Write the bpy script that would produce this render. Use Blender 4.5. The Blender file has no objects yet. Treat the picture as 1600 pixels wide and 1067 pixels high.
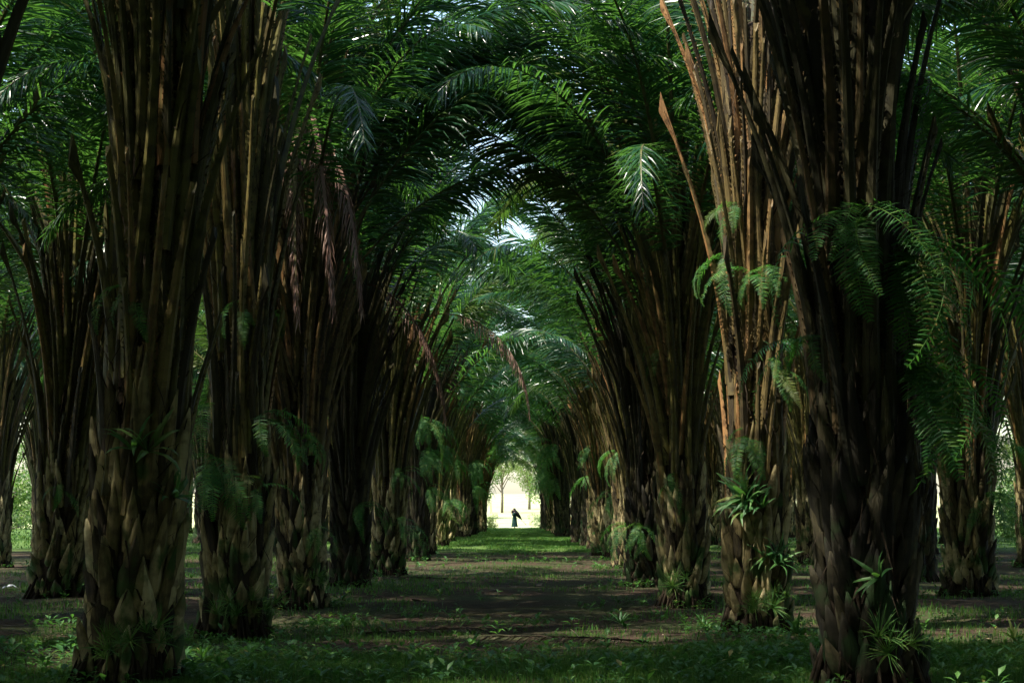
import bpy, math, random
import numpy as np
from mathutils import Vector, Matrix, Euler

random.seed(7)
R = math.radians
scene = bpy.context.scene
COL = scene.collection

# ------------------------------------------------------------------ camera
F_PX, VPX, HOR = 2805.0, 805.0, 803.0          # focal length and vanishing point in 1600x1067 pixels
EYE = 1.57
cam_d = bpy.data.cameras.new('camera')
cam_d.sensor_width = 36.0
cam_d.lens = 36.0 * F_PX / 1600.0
cam_d.clip_start = 0.1
cam_d.clip_end = 6000.0
cam = bpy.data.objects.new('camera', cam_d)
COL.objects.link(cam)
cam.location = (0, 0, EYE)
cam.rotation_euler = (R(90) + math.atan((HOR - 533.5) / F_PX), 0, (VPX - 800) / F_PX)
scene.camera = cam

# ------------------------------------------------------------------ sky, sun, exposure
SUN_EL, SUN_AZ = R(60), R(243)                  # azimuth clockwise from +Y: from the left, a little behind
world = bpy.data.worlds.new('World')
scene.world = world
world.use_nodes = True
nt = world.node_tree
sky = nt.nodes.new('ShaderNodeTexSky')
sky.sky_type = 'NISHITA'
sky.sun_disc = False
sky.sun_elevation = SUN_EL
sky.sun_rotation = SUN_AZ
sky.air_density = 1.2
sky.dust_density = 1.6
bg = nt.nodes['Background']
bg.inputs['Strength'].default_value = 0.13
nt.links.new(sky.outputs[0], bg.inputs['Color'])
sun_d = bpy.data.lights.new('sun', 'SUN')
sun_d.energy = 4.6
sun_d.angle = R(0.53)
sun_d.color = (1.0, 0.93, 0.82)
sun = bpy.data.objects.new('sun', sun_d)
COL.objects.link(sun)
sdir = Vector((math.sin(SUN_AZ) * math.cos(SUN_EL), math.cos(SUN_AZ) * math.cos(SUN_EL), math.sin(SUN_EL)))
sun.rotation_euler = sdir.to_track_quat('Z', 'Y').to_euler()
sun.location = sdir * 60
vs = scene.view_settings
vs.view_transform = 'Standard'
vs.look = 'None'
vs.gamma = 1.0
vs.exposure = 1.6
vs.use_curve_mapping = False
cy = scene.cycles
cy.max_bounces = 6
cy.diffuse_bounces = 4
cy.glossy_bounces = 2
cy.transmission_bounces = 3
cy.use_denoising = True
cy.use_adaptive_sampling = True
cy.adaptive_threshold = 0.015
cy.sample_clamp_indirect = 4.0
cy.caustics_reflective = False
cy.caustics_refractive = False

# ------------------------------------------------------------------ helpers
class MB:
    """collects numpy pieces and builds one mesh"""
    def __init__(s):
        s.v, s.f3, s.f4, s.m3, s.m4, s.n = [], [], [], [], [], 0
    def add(s, v, quads=None, tris=None, mat=0):
        v = np.asarray(v, dtype=np.float32).reshape(-1, 3)
        if quads is not None and len(quads):
            q = np.asarray(quads, dtype=np.int32).reshape(-1, 4) + s.n
            s.f4.append(q); s.m4.append(np.full(len(q), mat, np.int32))
        if tris is not None and len(tris):
            t = np.asarray(tris, dtype=np.int32).reshape(-1, 3) + s.n
            s.f3.append(t); s.m3.append(np.full(len(t), mat, np.int32))
        s.v.append(v); s.n += len(v)
    def add_mesh(s, arrs, M, mat=0):
        v, q, t = arrs
        M = np.array(M)
        s.add(v @ M[:3, :3].T + M[:3, 3], q, t, mat)
    def arrays(s):
        v = np.concatenate(s.v)
        q = np.concatenate(s.f4) if s.f4 else np.zeros((0, 4), np.int32)
        t = np.concatenate(s.f3) if s.f3 else np.zeros((0, 3), np.int32)
        return v, q, t
    def mesh(s, name, mats, smooth=False):
        v, q, t = s.arrays()
        me = bpy.data.meshes.new(name)
        nl = len(q) * 4 + len(t) * 3
        me.vertices.add(len(v)); me.loops.add(nl); me.polygons.add(len(q) + len(t))
        me.vertices.foreach_set('co', v.ravel())
        me.loops.foreach_set('vertex_index', np.concatenate([q.ravel(), t.ravel()]).astype(np.int32))
        st = np.concatenate([np.arange(len(q)) * 4, len(q) * 4 + np.arange(len(t)) * 3]).astype(np.int32)
        me.polygons.foreach_set('loop_start', st)
        mi = np.concatenate(s.m4 + s.m3) if (s.m4 or s.m3) else np.zeros(0, np.int32)
        for m in (mats if isinstance(mats, (list, tuple)) else [mats]):
            me.materials.append(m)
        me.polygons.foreach_set('material_index', mi)
        me.polygons.foreach_set('use_smooth', np.full(len(q) + len(t), smooth, dtype=bool))
        me.update(calc_edges=True)
        me.validate()
        return me

def link(name, data, parent=None, loc=(0, 0, 0), rot=(0, 0, 0), scale=(1, 1, 1)):
    o = bpy.data.objects.new(name, data)
    COL.objects.link(o)
    o.location, o.rotation_euler = loc, rot
    o.scale = scale if hasattr(scale, '__len__') else (scale,) * 3
    if parent: o.parent = parent
    return o

def tag(o, label=None, cat=None, group=None, kind=None):
    if label: o['label'] = label
    if cat: o['category'] = cat
    if group: o['group'] = group
    if kind: o['kind'] = kind
    return o

def tube(pts, rad, n=6, squash=1.0, close=True):
    """swept tube arrays along pts"""
    pts = np.asarray(pts, float); m = len(pts)
    rad = np.broadcast_to(np.asarray(rad, float), (m,))
    T = np.gradient(pts, axis=0); T /= np.linalg.norm(T, axis=1)[:, None] + 1e-9
    ref = np.array([0.0, 1.0, 0.0]) if abs(T[0][1]) < .9 else np.array([1.0, 0, 0])
    v = []
    for i in range(m):
        a = ref - T[i] * (ref @ T[i]); a /= np.linalg.norm(a) + 1e-9
        b = np.cross(T[i], a)
        for k in range(n):
            th = 2 * math.pi * k / n
            v.append(pts[i] + rad[i] * (math.cos(th) * a + squash * math.sin(th) * b))
    q = [(i * n + k, i * n + (k + 1) % n, (i + 1) * n + (k + 1) % n, (i + 1) * n + k) for i in range(m - 1) for k in range(n)]
    t = []
    if close:
        v.append(pts[0]); v.append(pts[-1]); c0, c1 = len(v) - 2, len(v) - 1
        t = [(c0, (k + 1) % n, k) for k in range(n)] + [(c1, (m - 1) * n + k, (m - 1) * n + (k + 1) % n) for k in range(n)]
    return np.array(v), np.array(q), np.array(t)

# ------------------------------------------------------------------ materials
def mat_new(name):
    m = bpy.data.materials.new(name); m.use_nodes = True
    n = m.node_tree.nodes; n.clear()
    return m, n, m.node_tree.links

def N(n, t, **k):
    x = n.new(t)
    for a, b in k.items(): setattr(x, a, b)
    return x

def rand_fac(n, l):
    oi = N(n, 'ShaderNodeObjectInfo'); g = N(n, 'ShaderNodeNewGeometry')
    a = N(n, 'ShaderNodeMath', operation='ADD'); f = N(n, 'ShaderNodeMath', operation='FRACT')
    l.new(oi.outputs['Random'], a.inputs[0]); l.new(g.outputs['Random Per Island'], a.inputs[1]); l.new(a.outputs[0], f.inputs[0])
    return f.outputs[0]

def ramp(n, stops, interp='LINEAR'):
    r = N(n, 'ShaderNodeValToRGB'); r.color_ramp.interpolation = interp
    e = r.color_ramp.elements
    while len(e) < len(stops): e.new(0.5)
    for x, (p, c) in zip(e, stops): x.position = p; x.color = (*c, 1)
    return r

def mat_leaf(name, stops, trans=0.35, rough=0.38, spec=0.5, tcol=(0.10, 0.26, 0.03), old=(0.13, 0.14, 0.03)):
    m, n, l = mat_new(name)
    out = N(n, 'ShaderNodeOutputMaterial')
    r = ramp(n, stops); l.new(rand_fac(n, l), r.inputs[0])
    tc = N(n, 'ShaderNodeTexCoord'); no = N(n, 'ShaderNodeTexNoise'); no.inputs['Scale'].default_value = 1.7; no.inputs['Detail'].default_value = 3
    l.new(tc.outputs['Object'], no.inputs['Vector'])
    hv = N(n, 'ShaderNodeHueSaturation'); mr = N(n, 'ShaderNodeMapRange'); mr.inputs[3].default_value = 0.65; mr.inputs[4].default_value = 1.35
    l.new(no.outputs[0], mr.inputs[0]); l.new(mr.outputs[0], hv.inputs['Value']); l.new(r.outputs[0], hv.inputs['Color'])
    p = N(n, 'ShaderNodeBsdfPrincipled'); p.inputs['Roughness'].default_value = rough; p.inputs['Specular IOR Level'].default_value = spec
    oi = N(n, 'ShaderNodeObjectInfo'); ol = ramp(n, [(.86, (0, 0, 0)), (1.0, (.75, .75, .75))]); l.new(oi.outputs['Random'], ol.inputs[0])
    om = N(n, 'ShaderNodeMixRGB'); om.inputs[2].default_value = (*old, 1); l.new(ol.outputs[0], om.inputs[0]); l.new(hv.outputs[0], om.inputs[1])
    hv = om
    l.new(hv.outputs[0], p.inputs['Base Color'])
    t = N(n, 'ShaderNodeBsdfTranslucent')
    mx = N(n, 'ShaderNodeMixRGB', blend_type='MIX'); mx.inputs[0].default_value = .7; mx.inputs[2].default_value = (*tcol, 1)
    l.new(hv.outputs[0], mx.inputs[1]); l.new(mx.outputs[0], t.inputs[0])
    ms = N(n, 'ShaderNodeMixShader'); ms.inputs[0].default_value = trans
    l.new(p.outputs[0], ms.inputs[1]); l.new(t.outputs[0], ms.inputs[2]); l.new(ms.outputs[0], out.inputs[0])
    return m

def mat_bark(name, stops, rough=0.75, streak=(9, 9, 1.2), bump=0.35, moss=None, spec=0.3, bdist=0.02):
    m, n, l = mat_new(name)
    out = N(n, 'ShaderNodeOutputMaterial'); p = N(n, 'ShaderNodeBsdfPrincipled')
    p.inputs['Roughness'].default_value = rough; p.inputs['Specular IOR Level'].default_value = spec
    tc = N(n, 'ShaderNodeTexCoord'); mp = N(n, 'ShaderNodeMapping'); mp.inputs['Scale'].default_value = streak
    no = N(n, 'ShaderNodeTexNoise'); no.inputs['Scale'].default_value = 3.0; no.inputs['Detail'].default_value = 6; no.inputs['Roughness'].default_value = .65
    l.new(tc.outputs['Object'], mp.inputs[0]); l.new(mp.outputs[0], no.inputs['Vector'])
    r = ramp(n, stops)
    rf = rand_fac(n, l)
    ad = N(n, 'ShaderNodeMath', operation='MULTIPLY_ADD'); ad.inputs[1].default_value = 0.55
    sb = N(n, 'ShaderNodeMath', operation='SUBTRACT'); sb.inputs[1].default_value = 0.28
    l.new(no.outputs[0], ad.inputs[0]); l.new(rf, ad.inputs[2]); l.new(ad.outputs[0], sb.inputs[0]); l.new(sb.outputs[0], r.inputs[0])
    # blotches: lichen and dark stains with their own shape
    n2 = N(n, 'ShaderNodeTexNoise'); n2.inputs['Scale'].default_value = 7.0; n2.inputs['Detail'].default_value = 5
    g = N(n, 'ShaderNodeNewGeometry'); l.new(g.outputs['Position'], n2.inputs['Vector'])
    r2 = ramp(n, [(0.38, (0.35, 0.33, 0.3)), (0.52, (1, 1, 1)), (0.72, (1.0, 1.0, 1.0))])
    l.new(n2.outputs[0], r2.inputs[0])
    mu = N(n, 'ShaderNodeMixRGB', blend_type='MULTIPLY'); mu.inputs[0].default_value = .8
    l.new(r.outputs[0], mu.inputs[1]); l.new(r2.outputs[0], mu.inputs[2])
    c = mu.outputs[0]
    if moss:
        n3 = N(n, 'ShaderNodeTexNoise'); n3.inputs['Scale'].default_value = 2.6; n3.inputs['Detail'].default_value = 7
        l.new(g.outputs['Position'], n3.inputs['Vector'])
        sx = N(n, 'ShaderNodeSeparateXYZ'); l.new(g.outputs['Position'], sx.inputs[0])
        h = N(n, 'ShaderNodeMapRange'); h.inputs[1].default_value = 0.0; h.inputs[2].default_value = 2.2; h.inputs[3].default_value = .11; h.inputs[4].default_value = -.08
        l.new(sx.outputs[2], h.inputs[0])
        a3 = N(n, 'ShaderNodeMath', operation='ADD'); l.new(n3.outputs[0], a3.inputs[0]); l.new(h.outputs[0], a3.inputs[1])
        r3 = ramp(n, [(0.55, (0, 0, 0)), (0.66, (1, 1, 1))]); l.new(a3.outputs[0], r3.inputs[0])
        m3 = N(n, 'ShaderNodeMixRGB'); m3.inputs[2].default_value = (*moss, 1)
        l.new(r3.outputs[0], m3.inputs[0]); l.new(c, m3.inputs[1]); c = m3.outputs[0]
    l.new(c, p.inputs['Base Color'])
    b = N(n, 'ShaderNodeBump'); b.inputs['Strength'].default_value = bump; b.inputs['Distance'].default_value = bdist
    l.new(no.outputs[0], b.inputs['Height']); l.new(b.outputs[0], p.inputs['Normal'])
    l.new(p.outputs[0], out.inputs[0])
    return m

def mat_plain(name, col, rough=0.7, spec=0.3, var=0.25, scale=6.0):
    m, n, l = mat_new(name)
    out = N(n, 'ShaderNodeOutputMaterial'); p = N(n, 'ShaderNodeBsdfPrincipled')
    p.inputs['Roughness'].default_value = rough; p.inputs['Specular IOR Level'].default_value = spec
    no = N(n, 'ShaderNodeTexNoise'); no.inputs['Scale'].default_value = scale; no.inputs['Detail'].default_value = 4
    tc = N(n, 'ShaderNodeTexCoord'); l.new(tc.outputs['Object'], no.inputs['Vector'])
    r = ramp(n, [(0.3, tuple(c * (1 - var) for c in col)), (0.7, tuple(min(1, c * (1 + var)) for c in col))])
    l.new(no.outputs[0], r.inputs[0]); l.new(r.outputs[0], p.inputs['Base Color']); l.new(p.outputs[0], out.inputs[0])
    return m

M_LEAF = mat_leaf('palm_leaflet', [(0, (0.008, 0.040, 0.022)), (.5, (0.016, 0.068, 0.032)), (.9, (0.032, 0.10, 0.034)), (1, (0.09, 0.11, 0.03))], .42, .28, .6, (0.11, 0.29, 0.03))
M_RACH = mat_bark('frond_rachis', [(0, (0.05, 0.055, 0.018)), (.5, (0.085, 0.085, 0.028)), (1, (0.13, 0.10, 0.04))], .5, (12, 12, 1), .15, spec=.45)
M_PET = mat_bark('cut_petiole', [(0, (0.022, 0.019, 0.006)), (.3, (0.066, 0.064, 0.012)), (.65, (0.115, 0.104, 0.022)), (.9, (0.16, 0.118, 0.034)), (1, (0.25, 0.12, 0.045))], .55, (14, 14, 1.0), .5, spec=.4)
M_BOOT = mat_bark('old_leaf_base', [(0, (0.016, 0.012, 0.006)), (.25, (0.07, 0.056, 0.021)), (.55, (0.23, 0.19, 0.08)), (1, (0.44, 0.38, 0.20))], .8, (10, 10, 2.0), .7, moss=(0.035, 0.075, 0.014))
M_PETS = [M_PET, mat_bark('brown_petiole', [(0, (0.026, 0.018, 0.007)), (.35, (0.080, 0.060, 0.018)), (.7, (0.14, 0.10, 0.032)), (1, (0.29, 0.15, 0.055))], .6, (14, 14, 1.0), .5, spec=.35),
          mat_bark('shade_dark_petiole', [(0, (0.012, 0.011, 0.005)), (.4, (0.032, 0.031, 0.010)), (.8, (0.058, 0.052, 0.018)), (1, (0.11, 0.07, 0.03))], .6, (14, 14, 1.0), .5, spec=.35)]  # dark copy: deep shade on the front right palm put into stalk colour
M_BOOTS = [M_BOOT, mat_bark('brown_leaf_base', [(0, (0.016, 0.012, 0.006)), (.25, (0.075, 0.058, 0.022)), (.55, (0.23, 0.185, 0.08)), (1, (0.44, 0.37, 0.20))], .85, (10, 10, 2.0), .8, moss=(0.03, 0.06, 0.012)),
           mat_bark('shade_dark_leaf_base', [(0, (0.010, 0.009, 0.005)), (.4, (0.026, 0.023, 0.011)), (.8, (0.05, 0.043, 0.02)), (1, (0.10, 0.085, 0.04))], .85, (10, 10, 2.0), .8, moss=(0.02, 0.045, 0.012))]  # dark copy of the leaf bases, shade put into the colour
M_TRUNK = mat_bark('fibrous_trunk', [(0, (0.02, 0.015, 0.01)), (.5, (0.035, 0.026, 0.017)), (1, (0.06, 0.045, 0.03))], .95, (14, 14, 2.5), .9, spec=.1)
M_DEAD = mat_leaf('dead_leaflet', [(0, (0.17, 0.095, 0.07)), (.5, (0.29, 0.175, 0.135)), (1, (0.40, 0.28, 0.22))], .2, .7, .2, (0.2, 0.11, 0.06))
M_FERN = mat_leaf('fern_leaf', [(0, (0.022, 0.10, 0.026)), (.6, (0.045, 0.15, 0.03)), (1, (0.11, 0.21, 0.03))], .4, .5, .35, (0.09, 0.32, 0.03))
M_WEED = mat_leaf('weed_leaf', [(0, (0.03, 0.10, 0.028)), (.5, (0.045, 0.13, 0.035)), (.93, (0.075, 0.17, 0.035)), (1, (0.2, 0.17, 0.04))], .35, .5, .35, (0.1, 0.28, 0.03))
M_GRASS = mat_leaf('grass_blade', [(0, (0.03, 0.10, 0.018)), (.5, (0.05, 0.15, 0.024)), (1, (0.12, 0.18, 0.035))], .35, .55, .3, (0.12, 0.26, 0.03))
M_LITTER = mat_bark('leaf_litter', [(0, (0.025, 0.018, 0.012)), (.5, (0.055, 0.038, 0.024)), (.93, (0.10, 0.07, 0.045)), (1, (0.26, 0.2, 0.14))], .85, (3, 3, 3), .3)
M_BROAD = mat_leaf('broad_leaf', [(0, (0.05, 0.12, 0.035)), (.6, (0.08, 0.17, 0.045)), (1, (0.15, 0.21, 0.06))], .4, .5, .35, (0.2, 0.35, 0.05))
M_WOOD = mat_bark('tree_bark', [(0, (0.09, 0.07, 0.05)), (1, (0.2, 0.17, 0.13))], .9, (8, 8, 1.5), .5)

# ------------------------------------------------------------------ ground
def _h(ix, iy):
    return (np.sin(ix * 127.1 + iy * 311.7) * 43758.5453) % 1.0
def vnoise(x, y):
    x = np.asarray(x, float); y = np.asarray(y, float)
    ix, iy = np.floor(x), np.floor(y); fx, fy = x - ix, y - iy
    fx = fx * fx * (3 - 2 * fx); fy = fy * fy * (3 - 2 * fy)
    return (_h(ix, iy) * (1 - fx) + _h(ix + 1, iy) * fx) * (1 - fy) + (_h(ix, iy + 1) * (1 - fx) + _h(ix + 1, iy + 1) * fx) * fy
def gz(x, y):
    x = np.asarray(x, float); y = np.asarray(y, float)
    rise = 0.40 * np.clip((y - 50) / 95.0, 0, 1)
    rise = rise - 0.15 * np.clip((y - 147) / 12.0, 0, 1) + .022 * np.clip(y - 165, 0, 290)
    near = np.clip((260 - y) / 100, 0, 1)
    return rise + near * ((vnoise(x * .35, y * .35) - .5) * .10 + (vnoise(x * 1.3 + 9, y * 1.3) - .5) * .05)

def build_ground():
    ys = np.concatenate([[-1500, -500, -150, -60, -30], np.arange(-12, 14, 2.0), np.arange(14, 70, .35), np.arange(70, 180, 1.2), [185, 195, 210, 240, 300, 380, 455, 700, 1200, 2500]])
    xr = np.concatenate([np.arange(0, 12, .35), np.arange(12, 40, 1.5), [42, 50, 65, 90, 140, 250, 500, 1000, 2500]])
    xs = np.concatenate([-xr[::-1], xr[1:]])
    X, Y = np.meshgrid(xs, ys)
    Z = gz(X, Y)
    nx, ny = len(xs), len(ys)
    i = np.arange(ny - 1)[:, None] * nx + np.arange(nx - 1)[None, :]
    q = np.stack([i, i + 1, i + nx + 1, i + nx], -1).reshape(-1, 4)
    b = MB(); b.add(np.stack([X, Y, Z], -1).reshape(-1, 3), q)
    m, n, l = mat_new('plantation_soil')
    out = N(n, 'ShaderNodeOutputMaterial'); p = N(n, 'ShaderNodeBsdfPrincipled'); p.inputs['Roughness'].default_value = .95; p.inputs['Specular IOR Level'].default_value = .15
    g = N(n, 'ShaderNodeNewGeometry')
    def noise(sc, det=6, ro=.6):
        x = N(n, 'ShaderNodeTexNoise'); x.inputs['Scale'].default_value = sc; x.inputs['Detail'].default_value = det; x.inputs['Roughness'].default_value = ro
        l.new(g.outputs['Position'], x.inputs['Vector']); return x.outputs[0]
    a = noise(3.5, 8, .7); r = ramp(n, [(.3, (0.016, 0.011, 0.007)), (.5, (0.040, 0.026, 0.016)), (.7, (0.072, 0.047, 0.029))]); l.new(a, r.inputs[0])
    a2 = noise(.45, 4); r2 = ramp(n, [(.42, (0, 0, 0)), (.62, (1, 1, 1))]); l.new(a2, r2.inputs[0])
    mo = N(n, 'ShaderNodeMath', operation='MULTIPLY'); mo.inputs[1].default_value = .55; l.new(r2.outputs[0], mo.inputs[0])
    mx = N(n, 'ShaderNodeMixRGB'); mx.inputs[2].default_value = (0.030, 0.060, 0.014, 1); l.new(mo.outputs[0], mx.inputs[0]); l.new(r.outputs[0], mx.inputs[1])
    # grass lawn far down the path and in the open field beyond the palms
    sx = N(n, 'ShaderNodeSeparateXYZ'); l.new(g.outputs['Position'], sx.inputs[0])
    mr = N(n, 'ShaderNodeMapRange'); mr.inputs[1].default_value = 66; mr.inputs[2].default_value = 84; l.new(sx.outputs[1], mr.inputs[0])
    ad = N(n, 'ShaderNodeMath', operation='ADD'); l.new(mr.outputs[0], ad.inputs[0]); l.new(noise(.8, 5), ad.inputs[1])
    r4 = ramp(n, [(.72, (0, 0, 0)), (.95, (1, 1, 1))]); l.new(ad.outputs[0], r4.inputs[0])
    gr = ramp(n, [(.3, (0.035, 0.08, 0.016)), (.7, (0.085, 0.14, 0.03))]); l.new(noise(5, 5), gr.inputs[0])
    m4 = N(n, 'ShaderNodeMixRGB'); l.new(r4.outputs[0], m4.inputs[0]); l.new(mx.outputs[0], m4.inputs[1]); l.new(gr.outputs[0], m4.inputs[2])
    mr2 = N(n, 'ShaderNodeMapRange'); mr2.inputs[1].default_value = 150; mr2.inputs[2].default_value = 158; l.new(sx.outputs[1], mr2.inputs[0])
    fr = ramp(n, [(.3, (0.26, 0.30, 0.13)), (.7, (0.42, 0.42, 0.24))]); l.new(noise(.25, 5), fr.inputs[0])
    m5 = N(n, 'ShaderNodeMixRGB'); l.new(mr2.outputs[0], m5.inputs[0]); l.new(m4.outputs[0], m5.inputs[1]); l.new(fr.outputs[0], m5.inputs[2])
    l.new(m5.outputs[0], p.inputs['Base Color'])
    bp = N(n, 'ShaderNodeBump'); bp.inputs['Strength'].default_value = .8; bp.inputs['Distance'].default_value = .09
    l.new(noise(9, 9, .75), bp.inputs['Height']); l.new(bp.outputs[0], p.inputs['Normal']); l.new(p.outputs[0], out.inputs[0])
    o = link('ground', b.mesh('ground', m, True))
    tag(o, kind='structure')
build_ground()

# ------------------------------------------------------------------ palm pieces
def leaf_strip(p0, D, W, L, w, g, nseg=4, rng=random, fold=.25, kink=0.0):
    """one leaflet: folded, drooping strip, returned as arrays"""
    widths = [.45, 1.0, .92, .62, .0] if nseg == 4 else [.5, 1.0, .75, .0]
    P = np.array(p0, float); D = np.array(D, float); D /= np.linalg.norm(D)
    st = L / nseg; v = []
    for k in range(nseg + 1):
        Wk = W - D * (W @ D); Wk /= np.linalg.norm(Wk) + 1e-9
        Nk = np.cross(D, Wk)
        ww = w * widths[k] * .5
        if k < nseg:
            v += [P + Wk * ww, P + Nk * ww * fold * 2, P - Wk * ww]
        else:
            v.append(P.copy())
        P = P + D * st
        D = D + np.array([kink * rng.uniform(-1, 1), kink * rng.uniform(-1, 1), -g * (k + 1) / nseg]); D /= np.linalg.norm(D)
    q = []
    for k in range(nseg - 1):
        a = 3 * k
        q += [(a, a + 1, a + 4, a + 3), (a + 1, a + 2, a + 5, a + 4)]
    a = 3 * (nseg - 1)
    return np.array(v), q, [(a, a + 1, a + 3), (a + 1, a + 2, a + 3)]

def frond_curve(L, e0, e1, pw, side, n=22):
    s = np.linspace(0, 1, n)
    e = e0 + (e1 - e0) * s ** pw
    ds = L / (n - 1)
    x = np.concatenate([[0], np.cumsum(np.cos((e[1:] + e[:-1]) / 2)) * ds])
    z = np.concatenate([[0], np.cumsum(np.sin((e[1:] + e[:-1]) / 2)) * ds])
    y = side * s ** 2
    P = np.stack([x, y, z], -1)
    T = np.gradient(P, axis=0); T /= np.linalg.norm(T, axis=1)[:, None]
    return s, P, T

def make_frond(name, seed, L=7.4, e0=R(70), e1=R(-40), pw=1.6, side=.3, bare=.22, nleaf=105, LL=.95, lw=.046, dead=False, g=.55, droop=0.0):
    rng = random.Random(seed)
    s, P, T = frond_curve(L, e0, e1, pw, side)
    b = MB(); bl = MB()
    # rachis: triangular-ish section, wide petiole foot
    nr = len(s); v = []
    for i in range(nr):
        w = .105 * (1 - s[i]) ** 1.1 + .010 + .06 * max(0, 1 - s[i] / .12)
        th = w * .55
        S = np.array([0, 1.0, 0]); S = S - T[i] * (S @ T[i]); S /= np.linalg.norm(S)
        U = np.cross(T[i], S) * -1
        U = np.cross(S, T[i]) * -1
        up = np.array([-T[i][2], 0, T[i][0]])
        if U @ up < 0: U = -U
        v += [P[i] + S * w * .5 + U * th * .15, P[i] + U * th * .05, P[i] - S * w * .5 + U * th * .15, P[i] - S * w * .28 - U * th * .6, P[i] + S * w * .28 - U * th * .6]
    q = [(i * 5 + k, i * 5 + (k + 1) % 5, (i + 1) * 5 + (k + 1) % 5, (i + 1) * 5 + k) for i in range(nr - 1) for k in range(5)]
    b.add(v, q, None, 1)
    # spines along the bare petiole
    for i in range(26):
        t = rng.uniform(.05, bare); j = t * (nr - 1); i0 = int(j); f = j - i0
        p = P[i0] * (1 - f) + P[i0 + 1] * f
        w = .105 * (1 - t) ** 1.1 + .06 * max(0, 1 - t / .12)
        sg = 1 if i % 2 else -1
        p = p + np.array([0, sg * w * .48, 0])
        tt = T[i0]
        b.add([p - tt * .02, p + tt * .02, p + np.array([0, sg * .05, 0]) + tt * .02], None, [(0, 1, 2)], 1)
    for sg in (-1, 1):
        for k in range(nleaf):
            t = bare + (1 - bare) * (k + rng.random()) / nleaf
            j = min(t, .9999) * (nr - 1); i0 = int(j); f = j - i0
            p = P[i0] * (1 - f) + P[i0 + 1] * f
            tt = T[i0] * (1 - f) + T[i0 + 1] * f; tt /= np.linalg.norm(tt)
            S = np.array([0, float(sg), 0]); S = S - tt * (S @ tt); S /= np.linalg.norm(S)
            U = np.cross(tt, S * sg); U = -U if U @ np.array([-tt[2], 0, tt[0]]) < 0 else U
            u = (t - bare) / (1 - bare)
            al = R(62) - R(32) * u + rng.gauss(0, R(4))
            be = rng.choice((R(20), R(-6), R(-30))) + rng.gauss(0, R(6)) - droop
            D = tt * math.cos(al) + math.sin(al) * (S * math.cos(be) + U * math.sin(be))
            prof = min(1, .35 + u * 3.2) * (1 - .62 * max(0, u - .35) / .65)
            ll = LL * prof * rng.uniform(.85, 1.12)
            if dead and rng.random() < .25: continue
            tw = rng.gauss(0, R(15))
            W = tt * math.cos(tw) + U * math.sin(tw)
            gg = g * rng.uniform(.75, 1.25) * (.55 + .6 * prof)
            if rng.random() < .05: gg *= 2.2
            if dead:
                v3, q3, t3 = leaf_strip(p, D * .45 + np.array([0, 0, -.6]), W, ll, lw * rng.uniform(.35, .7), 1.3, 4, rng, .5, .22)
            else:
                v3, q3, t3 = leaf_strip(p, D, W, ll, lw * (.75 + .35 * prof) * rng.uniform(.85, 1.1), gg, 4, rng, .22)
            bl.add(v3, q3, t3, 0)
    full = MB(); full.add(*b.arrays(), 1); full.add(*bl.arrays(), 0)
    mats = [M_DEAD, M_DEAD] if dead else [M_LEAF, M_RACH]
    return full.mesh(name, mats), b.mesh(name, mats), bl.mesh('leaflets', mats)

NC = 9
FRONDS = []
for k in range(NC):                      # 0 oldest and widest ... NC-1 youngest and upright
    t = k / (NC - 1)
    row = []
    for s in range(3):
        rg = random.Random(100 + k * 10 + s)
        row.append(make_frond('frond', 1000 + k * 10 + s, L=8.0 - 1.1 * t + rg.uniform(-.3, .3), e0=R(60 + 26 * t + rg.uniform(-3, 3)),
                              e1=R(-58 + 112 * t + rg.uniform(-8, 8)), pw=1.55 + .25 * rg.random(), side=rg.uniform(-.7, .7),
                              bare=.22, nleaf=125, LL=1.08, lw=.040, g=.42 - .12 * t, droop=R(22) * (1 - t)))
    FRONDS.append(row)
DEADF = [make_frond('dead_frond', 50 + s, L=4.9, e0=R(35 - 20 * s), e1=R(-88), pw=.42, side=.15, bare=.12, nleaf=70, LL=.75, dead=True) for s in range(2)] + [make_frond('dead_frond', 57, L=6.6, e0=R(58), e1=R(-88), pw=.62, side=.2, bare=.3, nleaf=80, LL=.8, dead=True)]

FALLEN = make_frond('fallen_frond', 77, L=4.2, e0=R(3), e1=R(-2), pw=1, side=.5, bare=.15, nleaf=55, LL=.6, lw=.03, g=.12, droop=R(8))
for _m in FALLEN[1:]:
    _m.materials.clear(); _m.materials.append(M_LITTER); _m.materials.append(M_LITTER)

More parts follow.
